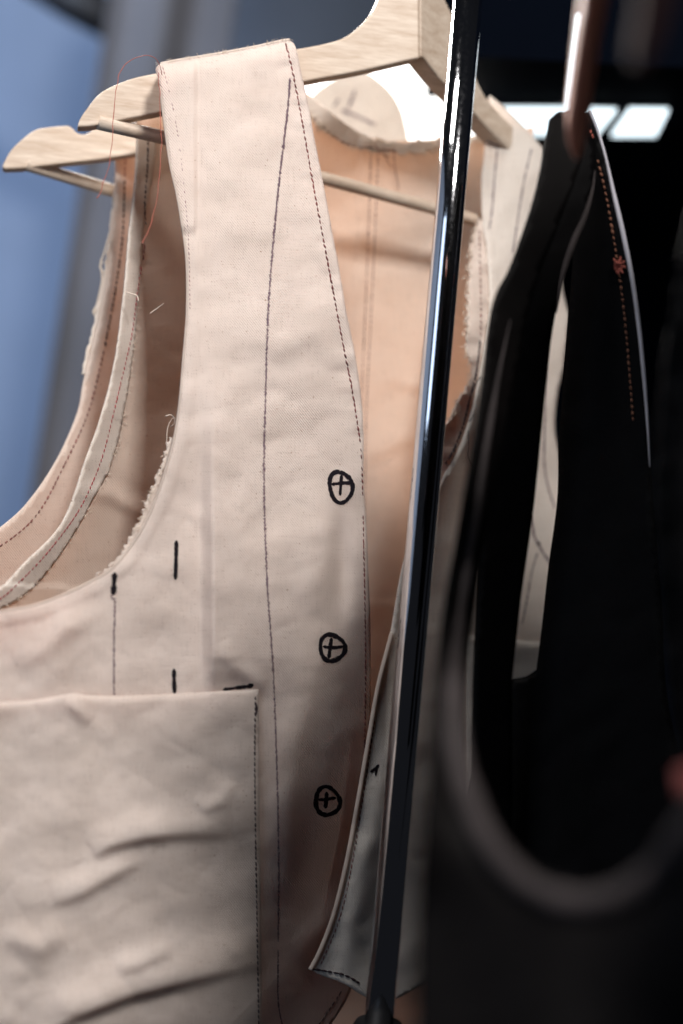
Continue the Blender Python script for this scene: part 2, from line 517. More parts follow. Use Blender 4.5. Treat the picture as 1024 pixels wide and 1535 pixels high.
def chrome():
    m, nt, bsdf, out = new_mat('polished_chrome')
    tc = N(nt, 'ShaderNodeTexCoord')
    mp = N(nt, 'ShaderNodeMapping'); mp.inputs['Scale'].default_value = (260, 260, 14); nt.links.new(tc.outputs['Object'], mp.inputs[0])
    n = N(nt, 'ShaderNodeTexNoise', i_Scale=1.0, i_Detail=6.0, i_Roughness=0.7); nt.links.new(mp.outputs[0], n.inputs['Vector'])
    n2 = N(nt, 'ShaderNodeTexNoise', i_Scale=420.0, i_Detail=3.0); nt.links.new(tc.outputs['Object'], n2.inputs['Vector'])
    ad = N(nt, 'ShaderNodeMath', operation='MULTIPLY'); nt.links.new(n.outputs[0], ad.inputs[0]); nt.links.new(n2.outputs[0], ad.inputs[1])
    r = ramp(nt, ad.outputs[0], 0.18, (0.05, 0.05, 0.05, 1), 0.42, (0.13, 0.13, 0.13, 1)); nt.links.new(r.outputs[0], bsdf.inputs['Roughness'])
    bsdf.inputs['Base Color'].default_value = (0.78, 0.79, 0.83, 1); bsdf.inputs['Metallic'].default_value = 1.0
    b = N(nt, 'ShaderNodeBump', i_Strength=0.008, i_Distance=0.0004); nt.links.new(n.outputs[0], b.inputs['Height']); nt.links.new(b.outputs[0], bsdf.inputs['Normal'])
    return m
CHROME = chrome()
STEEL = plain('plated_steel', (0.55, 0.56, 0.58), 0.25, 0.5, 1.0)
BLACK_PLASTIC = plain('black_plastic', (0.012, 0.012, 0.013), 0.5)
LEATHER = plain('black_leather', (0.0016, 0.0014, 0.0016), 0.55, 0.05, 0.0, 0.25, 60, 0.15, 900)
LEATHER_LIT_EDGE = plain('lit_black_leather_edge', (0.034, 0.028, 0.028), 0.7, 0.12, 0.0, 0.2, 60, 0.2, 900)  # same leather lightened, so rim highlights are in the colour
LEATHER_FRONT = plain('brown_black_leather', (0.0028, 0.0023, 0.0023), 0.6, 0.05, 0.0, 0.25, 40, 0.15, 900)
EDGE_HIGHLIGHT = plain('grey_edge_highlight', (0.34, 0.33, 0.36), 0.6)  # pale grey paints the backlit highlight along the leather edge
NAVY = plain('dark_navy_paint', (0.0007, 0.0016, 0.0042), 0.8, 0.02, 0.0, 0.3, 2.0)
PALEBLUE = plain('pale_blue_paint', (0.32, 0.40, 0.54), 0.85, 0.1, 0.0, 0.12, 1.2)
GREYCLOTH = plain('grey_curtain_cloth', (0.13, 0.125, 0.13), 0.9, 0.1, 0.0, 0.15, 3.0)
SLATE = plain('slate_blue_paint', (0.12, 0.145, 0.19), 0.85, 0.1, 0.0, 0.3, 1.5)
LAMP = emit('lit_lamp_diffuser', (0.78, 0.93, 1.0), 1.9)
LAMP_WARM = emit('lit_warm_diffuser', (1.0, 0.99, 0.95), 2.6)

# ------------------------------------------------------------------ background
def quad_obj(name, corners, thick_dir, mat, parent=None):
    P = np.array(corners, float); d = np.array(thick_dir, float)
    V = np.vstack((P, P + d))
    F = [(0, 1, 2, 3), (7, 6, 5, 4), (0, 4, 5, 1), (1, 5, 6, 2), (2, 6, 7, 3), (3, 7, 4, 0)]
    me = make_mesh(name, V, F, None, False)
    bm = bmesh.new(); bm.from_mesh(me); bmesh.ops.recalc_face_normals(bm, faces=bm.faces); bm.to_mesh(me); bm.free()
    return link(name, me, mat, parent)

o = quad_obj('wall', [(-3.2, 6, -0.2), (3.2, 6, -0.2), (3.2, 6, 3.4), (-3.2, 6, 3.4)], (0, 0.1, 0), NAVY); o['kind'] = 'structure'
CZ = CAM[2] + 0.445
def ceil_pt(u, v, z):
    d = W(u, v, 1.0) - CAM
    return CAM + d * ((z - CAM[2]) / d[2])
cab = thing('overhead_cabinet', 'dark navy overhead cabinet behind the rack at upper right', 'cabinet', (0.55, 1.7, CZ))
x0 = W(652, 60, 1.37)[0]
quad_obj('body', [(x0, 1.37, CZ), (1.5, 1.37, CZ), (1.5, 2.3, CZ), (x0, 2.3, CZ)], (0, 0, 0.5), NAVY, cab)
quad_obj('back_board', [(x0, 2.301, 0.2), (1.5, 2.301, 0.2), (1.5, 2.301, CZ + 0.5), (x0, 2.301, CZ + 0.5)], (0, 0.03, 0), NAVY, cab)
def ceiling_lamp(px, label, mat, group):
    pts = [ceil_pt(u, v, CZ - 0.008) for u, v in px]
    c = np.mean(pts, 0)
    t = thing('cabinet_light', label, 'light', c, group)
    quad_obj('diffuser', pts, (0, 0, 0.004), mat, t)
    q = [c + (p - c) * 1.04 + np.array((0, 0, 0.0045)) for p in pts]
    quad_obj('housing', q, (0, 0, 0.003), BLACK_PLASTIC, t)
g = 'lit panels under the cabinet'
ceiling_lamp([(690, 203), (826, 203), (862, 166), (720, 166)], 'lit white panel behind the right vest strap and black collar', LAMP, g)
ceiling_lamp([(845, 204), (893, 205), (924, 168), (880, 167)], 'small lit panel peeking out right of the brown hanger', LAMP, g)
ceiling_lamp([(917, 205), (983, 205), (1002, 168), (944, 167)], 'lit white parallelogram panel farthest to the right', LAMP, g)
t = thing('display_lightbox', 'large blown out white panel seen below the pale hanger through the neckline', 'light', W(575, 212, 1.55))
quad_obj('diffuser', [W(436, 84, 1.55), W(722, 78, 1.50), W(722, 206, 1.50), W(436, 212, 1.55)], (0, 0.012, 0), LAMP_WARM, t)
quad_obj('housing', [W(432, 80, 1.565), W(726, 74, 1.515), W(726, 209, 1.515), W(432, 216, 1.565)], (0, 0.03, 0), BLACK_PLASTIC, t)

# left: pale blue screen, grey curtain, slate screen, dark bar
t = thing('room_divider', 'pale blue divider screen, out of focus at far left', 'screen', W(40, 1500, 4.0))
pts = [W(-420, -260, 4.0), W(330, -260, 4.0), W(330, 1700, 4.0), W(-420, 1700, 4.0)]
quad_obj('panel', pts, (0, 0.05, 0), PALEBLUE, t)
q = [(-1.95, -0.5), (-1.78, 3.98)]
quad_obj('added_reflector_leaf', [(q[0][0], q[0][1], 0.2), (q[1][0], q[1][1], 0.2), (q[1][0], q[1][1], 2.9), (q[0][0], q[0][1], 2.9)], (-0.05, 0, 0), PALEBLUE, t)  # added out of view for the chrome upright to reflect
t = thing('room_divider', 'slate blue divider screen, blurred behind the top of the canvas vest', 'screen', W(400, 1500, 3.3))
quad_obj('panel', [W(215, -260, 3.3), W(640, -260, 3.4), W(520, 1700, 3.4), W(215, 1700, 3.3)], (0, 0.04, 0), SLATE, t)
# curtain: hanging folds
def curtain():
    V = []; F = []
    nu, nv = 60, 12
    for j in range(nv + 1):
        v = -260 + j * 1960 / nv
        for i in range(nu + 1):
            s = i / nu
            u = (165 - 0.16 * v) + s * 190
            Y = 2.9 + 0.02 * math.sin(s * 11)
            V.append(W(u, v, Y))
    for j in range(nv):
        for i in range(nu):
            a = j * (nu + 1) + i
            F.append((a, a + nu + 1, a + nu + 2, a + 1))
    o = link('curtain', make_mesh('curtain', V, F), GREYCLOTH)
    m = o.modifiers.new('thickness', 'SOLIDIFY'); m.thickness = 0.004
    tag(o, 'grey curtain hanging blurred at left between the blue and slate screens', 'curtain')
curtain()
o = tube('ceiling_bar', [W(0, -70, 3.0), W(110, 0, 3.0), W(195, 45, 3.0)], 0.045, BLACK_PLASTIC, None)
tag(o, 'dark blurred bar crossing the top left corner', 'bar')
o = tube('window_sliver', smooth([W(872, 24, 1.3), W(863, 90, 1.3), W(855, 160, 1.3)], 0.02), 0.0045, LAMP, None)  # glowing tube stands in for a sliver of lit window
tag(o, 'sliver of lit window just left of the brown hanger, built as a thin tube', 'light')

# ------------------------------------------------------------------ clothes rack
pole_a = W(706.5, -60, 0.9); pole_b = W(568.2, 1530, 0.9)
rack = thing('clothes_rack', 'chrome clothes rack with upright tube in front of the canvas vest', 'clothes rack', pole_b)
d = (pole_b - pole_a) / np.linalg.norm(pole_b - pole_a)
tube('upright', [pole_a - d * 0.02, pole_a + (pole_b - pole_a) * 0.3, pole_b + d * 0.25], 0.0093, CHROME, rack, 48)
g = Geo()
g.add(tube_geo([pole_b, pole_b + d * 0.001, pole_b + d * 0.004, pole_b + d * 0.012, pole_b + d * 0.05], [0.0112, 0.0145, 0.0162, 0.0168, 0.0168], 32))
g.build('collar', BLACK_PLASTIC, rack)

# ------------------------------------------------------------------ pale hangers
h1_left = tps([(116, 190, 0.982), (627, 88, 1.035), (570, -60, 1.030), (240, 120, 0.995), (700, 0, 1.042)])
def h1_right(u, v): return 1.035 + (np.asarray(u, float) - 627) / 173 * 0.13 + 0 * np.asarray(v, float)
def hang_left(u, v): return 0.982 + (np.asarray(u, float) - 116) / 511 * 0.053 + 0 * np.asarray(v, float)
t = thing('wooden_hanger', 'front pale beech hanger with dowel bar carrying the marked canvas vest', 'hanger', W(627, 90, 1.04), 'pale wooden hangers')
top = smooth([(116, 191), (119, 180), (130, 163), (152, 138), (190, 120), (225, 111), (300, 98), (380, 85), (445, 73), (483, 66), (516, 56), (541, 37), (561, 12), (578, -25), (600, -48), (628, -55)], 6)
bot = smooth([(629, 88), (615, 90), (541, 107), (456, 123), (300, 157), (180, 181), (140, 189), (116, 191)], 6)
slab('arm', np.vstack((top, bot))[:-1], hang_left, 0.013, BEECH, t, 0.0016)
top = smooth([(630.5, -55), (650, -40), (664, -8), (690, 48), (719, 128), (745, 165), (785, 205), (815, 245)], 6)
bot = smooth([(812, 258), (780, 240), (727, 188), (713, 172), (665, 124), (636, 88), (630.5, 86)], 6)
slab('arm', np.vstack((top, bot)), h1_right, 0.016, BEECH, t, 0.0016)
bar = np.array([W(148, 184, 0.985), W(245, 206, 1.012), W(480, 266, 1.075), W(660, 315, 1.12), W(790, 352, 1.155)])
tube('trouser_bar', bar, 0.0049, BEECH, t, 20)
hk = [W(628, -50, 1.04) + np.array((0, 0.006, z)) for z in (0, 0.02, 0.04)]
top_c = hk[-1] + np.array((0.0, 0.02, 0.0))
hk += [top_c + 0.022 * np.array((0, -math.cos(a), math.sin(a))) for a in np.linspace(0.1, 3.6, 14)]
tube('hook', hk, 0.0018, STEEL, t)

def hang2(u, v): return 1.055 + (np.asarray(u, float) - 5) / 500 * 0.06 + 0 * np.asarray(v, float)
t = thing('wooden_hanger', 'rear pale beech hanger with a strap notch, lower tip at far left', 'hanger', W(520, 150, 1.12), 'pale wooden hangers')
top = smooth([(3, 252), (6, 243), (20, 221), (50, 196), (75, 190), (98, 188)], 5)
notch = smooth([(103, 188), (109, 192), (116, 199), (126, 201), (134, 198), (140, 193)], 3)
top2 = smooth([(146, 190), (200, 184), (330, 158), (440, 140), (447, 150)], 6)
bot = smooth([(440, 190), (330, 207), (172, 236), (90, 246), (40, 252), (3, 254)], 6)
slab('arm', np.vstack((top, notch, top2, bot))[:-1], hang2, 0.013, BEECH, t, 0.0016)
tube('trouser_bar', np.array([W(38, 246, 1.062), W(172, 287, 1.11), W(440, 365, 1.20)]), 0.0049, BEECH, t, 20)

# ------------------------------------------------------------------ rear canvas vest
v2_base = tps([(172, 200, 1.09), (165, 340, 1.085), (140, 514, 1.06), (86, 690, 1.02), (0, 795, 0.98), (-120, 850, 0.95),
               (300, 300, 1.15), (300, 600, 1.16), (100, 900, 1.04), (0, 1000, 1.00), (540, 130, 1.27), (600, 250, 1.27), (480, 200, 1.25),
               (560, 700, 1.27), (560, 1300, 1.22), (540, 1500, 1.16), (300, 1500, 1.12), (0, 1500, 1.05), (700, 700, 1.30), (700, 1500, 1.20), (-120, 1500, 1.0)])
def d_v2(u, v): return v2_base(u, v) + crumple(u, v, 0.0025, 11, 1.6)
vest2 = thing('canvas_vest', 'rear unbleached canvas vest whose stitched armhole edge shows at far left', 'vest', W(300, 1600, 1.1), 'canvas sample vests')
v2_left = [(173, 190), (174, 270), (168, 345), (160, 420), (146, 490), (127, 569), (117, 620), (86, 690), (43, 753), (0, 792), (-60, 830), (-150, 855)]
v2_top = [(800, 330), (760, 440), (700, 540), (620, 610), (545, 620), (470, 540), (420, 400), (400, 260), (300, 195), (173, 190)]
sheet('front_panel', [v2_left, [(-150, 855), (-150, 1640)], [(-150, 1640), (800, 1640)], [(800, 1640), (800, 330)], v2_top], d_v2, CANVAS, vest2, 6.0, 0.0014)
def d_v2c(u, v): return 1.285 + 0.00012 * (np.asarray(v, float) - 160) + crumple(u, v, 0.003, 17) + 0.00000045 * (np.asarray(u, float) - 540) ** 2
sheet('collar', [[(622, 262), (613, 212), (604, 170), (588, 140), (565, 118), (545, 107), (518, 111), (486, 128), (462, 150), (440, 190), (420, 262)], [(420, 262), (622, 262)]], d_v2c, CANVAS_THICK, vest2, 4.0, 0.0014)
# turned edge that stands out behind the armhole
def d_v2b(u, v): return d_v2(u, v) + 0.004
lf = smooth(v2_left[1:], 6)
sheet('facing', [[(174, 262), (165, 345), (155, 420), (140, 490), (123, 560)], [(123, 560), (135, 566)], [(135, 566), (155, 490), (168, 420), (176, 345), (182, 262)], [(182, 262), (174, 262)]], d_v2b, CANVAS_PALE, vest2, 4.0, 0.001, 1.2, 3)
v2_st = [(189, 200), (187, 270), (184, 350), (178, 400), (172, 440), (156, 526), (133, 616), (98, 694), (55, 772), (0, 819), (-60, 850)]
stitches('stitching', d_v2, [p for p in v2_st if p[1] < 280], THREAD_RED, vest2, 8.5, 7.8, 0.0006)
stitches('stitching', d_v2, [p for p in v2_st if 260 < p[1] < 560], THREAD_BLACK, vest2, 8.5, 8.2, 0.00075)
stitches('stitching', d_v2, [p for p in v2_st if p[1] > 520], THREAD_DARK, vest2, 8.5, 7.6, 0.0006)
strokes('pencil_mark', d_v2c, [([(532, 135), (527, 150), (522, 163)], 8), ([(512, 165), (530, 172), (550, 181), (563, 187)], 8), ([(508, 148), (500, 160)], 7)], PENCIL, vest2)
g = Geo()
for pts in ([(166, 345), (156, 380), (151, 396), (153, 420), (147, 450), (142, 470)], [(154, 392), (150, 400), (155, 409)], [(147, 455), (140, 468), (144, 474)]):
    r = smooth(pts, 2.0); g.add(tube_geo(W(r[:, 0], r[:, 1], np.full(len(r), 1.08)), 0.0008, 5))
g.build('loose_thread', THREAD_CREAM, vest2, 'stuff')

# ------------------------------------------------------------------ marked canvas vest: back
vest1 = thing('canvas_vest', 'front unbleached canvas vest with three circled crosses inked along its edge', 'vest', W(350, 1620, 0.95), 'canvas sample vests')
b_base = tps([(206, 190, 1.035), (200, 330, 1.022), (172, 545, 0.985), (129, 690, 0.952), (94, 784, 0.93), (0, 882, 0.885), (-60, 915, 0.865), (-140, 930, 0.85),
              (280, 300, 1.085), (280, 600, 1.075), (200, 780, 1.01), (100, 880, 0.945), (0, 1000, 0.90), (450, 150, 1.095), (550, 230, 1.125), (550, 600, 1.145),
              (680, 230, 1.165), (700, 500, 1.18), (560, 900, 1.14), (300, 1000, 1.08), (560, 1300, 1.13), (760, 700, 1.2), (240, 130, 1.04), (350, 100, 1.07)])
cb_seam = [(548, 215), (545, 330), (540, 480), (533, 640), (528, 900)]
def d_back(u, v):
    d, _ = dist_to(u, v, [(150, 900), (200, 840), (235, 770), (250, 690)])
    s, _ = dist_to(u, v, cb_seam)
    hem, _ = dist_to(u, v, [(380, 893), (560, 901), (760, 905)])
    return (b_base(u, v) + crumple(u, v, 0.0026, 21, 1.3) - 0.0016 * np.exp(-(s / 9.0) ** 4)
            - 0.003 / (1 + np.exp(-hem / 1.5)) + fold(u, v, [(120, 740), (165, 742), (205, 765), (250, 770)], 0.005, 16, 11)
            + fold(u, v, [(560, 560), (620, 575), (700, 560)], 0.003, 25, 15) + fold(u, v, [(545, 690), (600, 660), (680, 640)], 0.004, 30, 14))
b_arm = [(206, 160), (206, 200), (203, 270), (194, 350), (185, 450), (172, 545), (152, 625), (129, 690), (94, 784), (39, 843), (0, 882), (-60, 912), (-150, 930)]
b_neck = [(800, 190), (740, 200), (660, 208), (604, 211), (560, 208), (522, 188), (487, 160), (460, 140), (440, 118)]
sheet('back_panel', [b_arm, [(-150, 930), (-150, 1300)], [(-150, 1300), (800, 1300)], [(800, 1300), (800, 190)], b_neck, [(440, 118), (320, 140), (206, 160)]],
      d_back, CANVAS_BACK, vest1, 5.0, 0.0012)
# pale tape turned to the inside along the back armhole
def d_tape(u, v): return d_back(u, v) - 0.0022
tape_in = [(-60, 933), (0, 913), (35, 893), (70, 860), (113, 798), (145, 740), (168, 694), (190, 600), (207, 467), (215, 350), (222, 300), (232, 240), (236, 200)]
sheet('armhole_tape', [b_arm[1:-1], [(-60, 912), (-60, 933)], tape_in, [(236, 200), (206, 200)]], d_tape, CANVAS_PALE, vest1, 4.0, 0.0008, 0.45, 5)
fibres('frayed_edge', d_tape, tape_in[1:-2], THREAD_CREAM, vest1, 230, 5, 0.00011, (1, 0.2), 0.0004, 0.5, 2.0)
stitches('stitching', d_tape, [(222, 205), (221, 250), (217, 307), (219, 345)], THREAD_BLACK, vest1, 8, 7.5, 0.00065)
stitches('stitching', d_tape, [(217, 365), (214, 395)], THREAD_DARK, vest1, 8, 7.8, 0.0006)
stitches('stitching', d_tape, [(212, 400), (206, 440), (198, 500), (188, 545), (175, 600), (155, 680), (135, 732), (112, 775), (70, 830), (30, 872), (0, 898), (-50, 925)], THREAD_RED, vest1, 7.5, 7.0, 0.0005)
# neckline facing turned down, torn edge
def d_neckf(u, v): return d_back(u, v) - 0.0025
neck_low = [(452, 150), (470, 180), (496, 203), (529, 220), (562, 225), (604, 231), (660, 225), (740, 215)]
sheet('neck_facing', [[(740, 203), (660, 208), (604, 211), (560, 208), (522, 188), (487, 160), (462, 142)], [(462, 142), (452, 150)], neck_low, [(740, 215), (740, 203)]], d_neckf, CANVAS_PALE, vest1, 3.0, 0.0012, 4.5, 9)
fibres('frayed_edge', d_neckf, neck_low, THREAD_CREAM, vest1, 150, 7, 0.00014, (0.1, 1), 0.0008, 0.7, 1.5)
fibres('frayed_edge', d_neckf, [(466, 170), (480, 188), (500, 200)], THREAD_CREAM, vest1, 26, 14, 0.0003, (0.3, 1), 0.001, 0.9, 1.5)
stitches('stitching', d_back, [(556, 226), (553, 330), (547, 480), (541, 620)], THREAD_DARK, vest1, 8, 7, 0.00045)
stitches('stitching', d_back, [(567, 228), (563, 330), (556, 480), (549, 620), (546, 800)], THREAD_DARK, vest1, 8, 7, 0.00045)
stitches('stitching', d_neckf, [(470, 176), (500, 204), (530, 219), (562, 222), (600, 229)], THREAD_DARK, vest1, 9, 7, 0.0005)
g = Geo()
for pts in ([(590, 222), (592, 250), (598, 285)], [(575, 228), (580, 240), (588, 252)], [(562, 215), (566, 223), (575, 232), (583, 236)]):
    r = smooth(pts, 3); g.add(tube_geo(W(r[:, 0], r[:, 1], d_back(r[:, 0], r[:, 1]) - 0.003), 0.0003, 5))
g.build('loose_thread', THREAD_DARK, vest1, 'stuff')

# ------------------------------------------------------------------ marked canvas vest: right front
fr_base = tps([(736, 146, 1.135), (800, 210, 1.15), (724, 300, 1.125), (735, 455, 1.085), (717, 580, 1.055), (690, 671, 1.035), (665, 716, 1.02), (612, 800, 1.0), (587, 950, 0.975),
               (551, 1118, 0.955), (518, 1300, 0.942), (465, 1454, 0.935), (540, 1490, 0.945), (600, 1450, 0.965), (700, 1450, 1.01), (640, 1100, 1.0), (700, 900, 1.05),
               (850, 470, 1.17), (800, 700, 1.13), (800, 900, 1.11), (800, 1050, 1.10), (900, 900, 1.18), (900, 1400, 1.15), (760, 300, 1.13)])
def d_fr(u, v):
    return (fr_base(u, v) + crumple(u, v, 0.003, 31, 1.8)
            + fold(u, v, [(605, 1050), (560, 1250), (530, 1380), (520, 1470)], 0.007, 26, 20))
fr_front = [(736, 146), (727, 233), (722, 265), (724, 331), (731, 378), (735, 455), (730, 507), (717, 580), (703, 635), (690, 671), (665, 716), (630, 775), (605, 850), (587, 950), (567, 1028), (551, 1118), (534, 1216), (518, 1300), (500, 1372), (480, 1425), (465, 1454)]
fr_hem = [(465, 1454), (485, 1463), (515, 1474), (543, 1491), (566, 1503), (590, 1499), (633, 1477), (700, 1440), (800, 1400), (960, 1380)]
fr_arm = [(960, 900), (900, 820), (850, 740), (838, 682), (832, 640), (836, 590), (846, 545), (853, 480), (848, 455), (842, 420), (836, 340), (826, 270), (815, 226)]
sheet('front_panel', [fr_front, fr_hem, [(960, 1380), (960, 900)], fr_arm, [(815, 226), (790, 196), (760, 166), (736, 146)]], d_fr, CANVAS_PALE, vest1, 5.0, 0.0016)
def d_fr1(u, v): return d_fr(u, v) - 0.0006
tube('edge_roll', on(d_fr, fr_front[13:], 0.0006), 0.0016, CANVAS, vest1, 8)
stitches('stitching', d_fr, [(562, 1080), (545, 1190), (527, 1300), (508, 1380), (478, 1452)], THREAD_DARK, vest1, 9, 7.5, 0.0004)
stitches('stitching', d_fr, [(463, 1452), (490, 1456), (520, 1463), (548, 1480)], THREAD_BLACK, vest1, 9, 8, 0.0007)
strokes('ink_mark', d_fr, [([(568, 1146), (562, 1153), (555, 1157)], 5), ([(566, 1147), (563, 1163)], 4)], INK, vest1)
strokes('pencil_line', d_fr, [([(746, 213), (743, 250), (737, 320), (733, 345)], 4), ([(797, 222), (786, 270), (776, 330), (769, 380)], 4),
                             ([(818, 520), (817, 600), (816, 690), (822, 730), (832, 762)], 5), ([(795, 772), (800, 800), (808, 818), (818, 834), (830, 852)], 7),
                             ([(806, 828), (798, 855), (790, 900), (783, 935)], 4)], PENCIL, vest1)
strokes('ink_mark', d_fr, [([(806, 812), (809, 818)], 7)], INK, vest1)
# pocket on the right front, seen through the black vest's opening
def d_frp(u, v): return d_fr(u, v) - 0.004
sheet('pocket', [[(700, 952), (740, 955), (775, 959), (815, 963), (900, 966)], [(900, 966), (900, 1250)], [(900, 1250), (700, 1250)], [(700, 1250), (700, 952)]], d_frp, CANVAS_PALE, vest1, 8.0, 0.0015)
# raw facing rolled inwards along the neck edge
def d_fac(u, v): return d_fr(u, v) + 0.003 + 0.002 * noise2(u, v, 18, 8)
fac_in = [(716, 326), (708, 366), (703, 413), (700, 467), (701, 509), (699, 525), (706, 545), (704, 570), (698, 585), (687, 598), (686, 612), (678, 625), (672, 632), (660, 650), (640, 690)]
sheet('neck_facing', [fac_in, [(640, 690), (660, 720)], [(660, 720), (690, 673), (718, 582), (731, 507), (736, 455), (732, 378), (725, 331)], [(725, 331), (716, 326)]], d_fac, CANVAS, vest1, 3.0, 0.0012, 4.0, 12)
fibres('frayed_edge', d_fac, fac_in, THREAD_CREAM, vest1, 240, 7, 0.00018, (-1, 0.1), 0.0008, 0.7, 2.0)
stitches('stitching', d_fac, [(719, 345), (720, 400), (721, 450), (721, 505)], THREAD_DARK, vest1, 9, 7, 0.0005, 0.0005)
stitches('stitching', d_fac, [(720, 510), (714, 560), (706, 590), (695, 635), (680, 675), (664, 700)], THREAD_BLACK, vest1, 7, 8, 0.0009, 0.0005)
g = Geo()
for pts in ([(702, 645), (703, 670), (702, 684), (710, 700)], [(703, 632), (708, 626), (710, 622)], [(708, 590), (716, 570), (722, 566)]):
    r = smooth(pts, 2); g.add(tube_geo(W(r[:, 0], r[:, 1], d_fr(r[:, 0], r[:, 1]) - 0.004), 0.00035, 5))
g.build('loose_thread', THREAD_BLACK, vest1, 'stuff')

# ------------------------------------------------------------------ marked canvas vest: left front
fl_base = tps([(240, 100, 0.966), (340, 80, 0.972), (438, 66, 0.985), (258, 250, 0.950), (281, 450, 0.928), (262, 655, 0.905), (215, 790, 0.888), (140, 870, 0.868), (0, 917, 0.842), (-80, 925, 0.835),
               (350, 250, 0.953), (470, 250, 0.970), (400, 450, 0.940), (515, 450, 0.958), (400, 700, 0.928), (545, 700, 0.957), (400, 950, 0.915), (555, 1000, 0.972), (480, 1000, 0.935),
               (250, 1000, 0.885), (0, 1050, 0.838), (-120, 1050, 0.825), (250, 1250, 0.872), (0, 1300, 0.825), (400, 1250, 0.918), (480, 1230, 0.952), (540, 1250, 0.995), (400, 1480, 0.925), (480, 1450, 0.975),
               (530, 1480, 1.01), (250, 1500, 0.872), (0, 1535, 0.82), (-120, 1535, 0.81), (440, 1610, 0.95)])
fl_st = [(428, 64), (437, 100), (447, 150), (457, 205), (470, 280), (485, 360), (500, 440), (515, 520), (527, 580), (535, 630), (541, 670)]
fl_arm = [(-150, 930), (-80, 926), (-30, 922), (0, 917), (50, 908), (100, 890), (140, 870), (165, 855), (190, 828), (215, 790), (235, 745), (250, 700), (262, 655), (270, 600), (275, 540), (280, 480), (281, 430), (279, 380), (272, 330), (265, 290), (256, 250), (250, 210), (245, 170), (240, 130), (233, 104)]
fl_arm0 = fl_arm[::2]
fl_top = [(233, 104), (240, 96), (265, 91), (320, 82), (380, 71), (420, 62), (434, 60)]
def d_fl0(u, v):
    u = np.asarray(u, float); v = np.asarray(v, float)
    y = fl_base(u, v) + crumple(u, v, 0.0021, 1, 1.4)
    y = y + 0.0006 * noise2(u * 0.5 + v * 0.5, (v - u) * 0.5, 26, 4)
    # pressed crease
    s = u - (318 + 0.006 * (v - 600)); env = np.clip((v - 540) / 260, 0, 1) * np.clip((1045 - v) / 60, 0, 1)
    y = y - 0.0115 * env * np.where(s > 0, np.exp(-s / 75.0), np.clip(1 + s / 19.0, 0, 1) ** 1.2)
    # facing ridges along shoulder and front edge, puckered by the seam
    e = np.clip((352 - v) / 12, 0, 1)
    y = y - 0.0026 * e / (1 + np.exp((u - 294) / 1.8)) + 0.0016 * e * np.exp(-((u - 297) / 3.0) ** 2)
    d, _ = dist_to(u, v, fl_st)
    y = y + 0.0009 * np.exp(-(d / 3.5) ** 2) + 0.0006 * np.exp(-(d / 18) ** 2) * noise2(u * 0.4, v, 12, 6)
    d = np.abs(dist_to(u, v, fl_arm0)[0])
    y = y - 0.0010 / (1 + np.exp((d - 21) / 1.6)) * np.clip((v - 330) / 40, 0, 1) + 0.0012 * np.exp(-np.abs(d) / 5.0)
    dt = np.abs(dist_to(u, v, fl_top)[0]); y = y + 0.009 * np.exp(-(dt / 9.0) ** 1.3)
    # soft dent under the first inked cross and drag lines lower down
    y = y + 0.0075 * np.exp(-((u - 512) / 15) ** 2) * np.exp(-((v - 840) / 75) ** 2)
    y = y - 0.003 * np.exp(-((u - 472) / 26) ** 2) * np.exp(-((v - 850) / 110) ** 2)
    y = y + fold(u, v, [(470, 1000), (440, 1120), (428, 1250), (432, 1380)], 0.005, 20, 30)
    y = y + fold(u, v, [(330, 960), (350, 1000), (380, 1020), (400, 1030)], 0.003, 16, 12)
    y = y + fold(u, v, [(20, 1000), (60, 975), (100, 940), (140, 925)], 0.004, 22, 18)
    y = y + fold(u, v, [(370, 500), (420, 520), (470, 500), (520, 460)], 0.0022, 30, 22)
    y = y + fold(u, v, [(320, 330), (370, 350), (430, 335)], 0.0022, 30, 22)
    y = y + fold(u, v, [(440, 1440), (480, 1400), (530, 1330)], 0.006, 26, 20)
    return y
# sampled once on a fine raster so that everything laid on the cloth follows it exactly
_U = np.arange(-160, 580, 2.0); _Vv = np.arange(40, 1650, 2.0)
_g = d_fl0(*np.meshgrid(_U, _Vv))
def d_fl(u, v):
    x = np.clip((np.asarray(u, float) + 160) / 2, 0, len(_U) - 1.001); y = np.clip((np.asarray(v, float) - 40) / 2, 0, len(_Vv) - 1.001)
    i = x.astype(int); j = y.astype(int); fx = x - i; fy = y - j
    return (_g[j, i] * (1 - fx) + _g[j, i + 1] * fx) * (1 - fy) + (_g[j + 1, i] * (1 - fx) + _g[j + 1, i + 1] * fx) * fy
fl_front = [(434, 60), (443, 70), (452, 110), (462, 155), (470, 200), (482, 260), (495, 330), (508, 400), (520, 470), (532, 530), (541, 590), (545, 650), (545, 720), (549, 780), (552, 850), (555, 920), (556, 980), (556, 1050), (555, 1150), (552, 1300), (543, 1420), (527, 1482), (497, 1535), (440, 1610)]
sheet('front_panel', [fl_front, [(440, 1610), (-150, 1630)], [(-150, 1630), (-150, 930)], fl_arm, fl_top], d_fl, CANVAS_FRONT, vest1, 4.0, 0.0014, 0.25, 2)
tube('armhole_roll', on(d_fl, fl_arm[1:-1], -0.0006), 0.0010, CANVAS, vest1, 8)
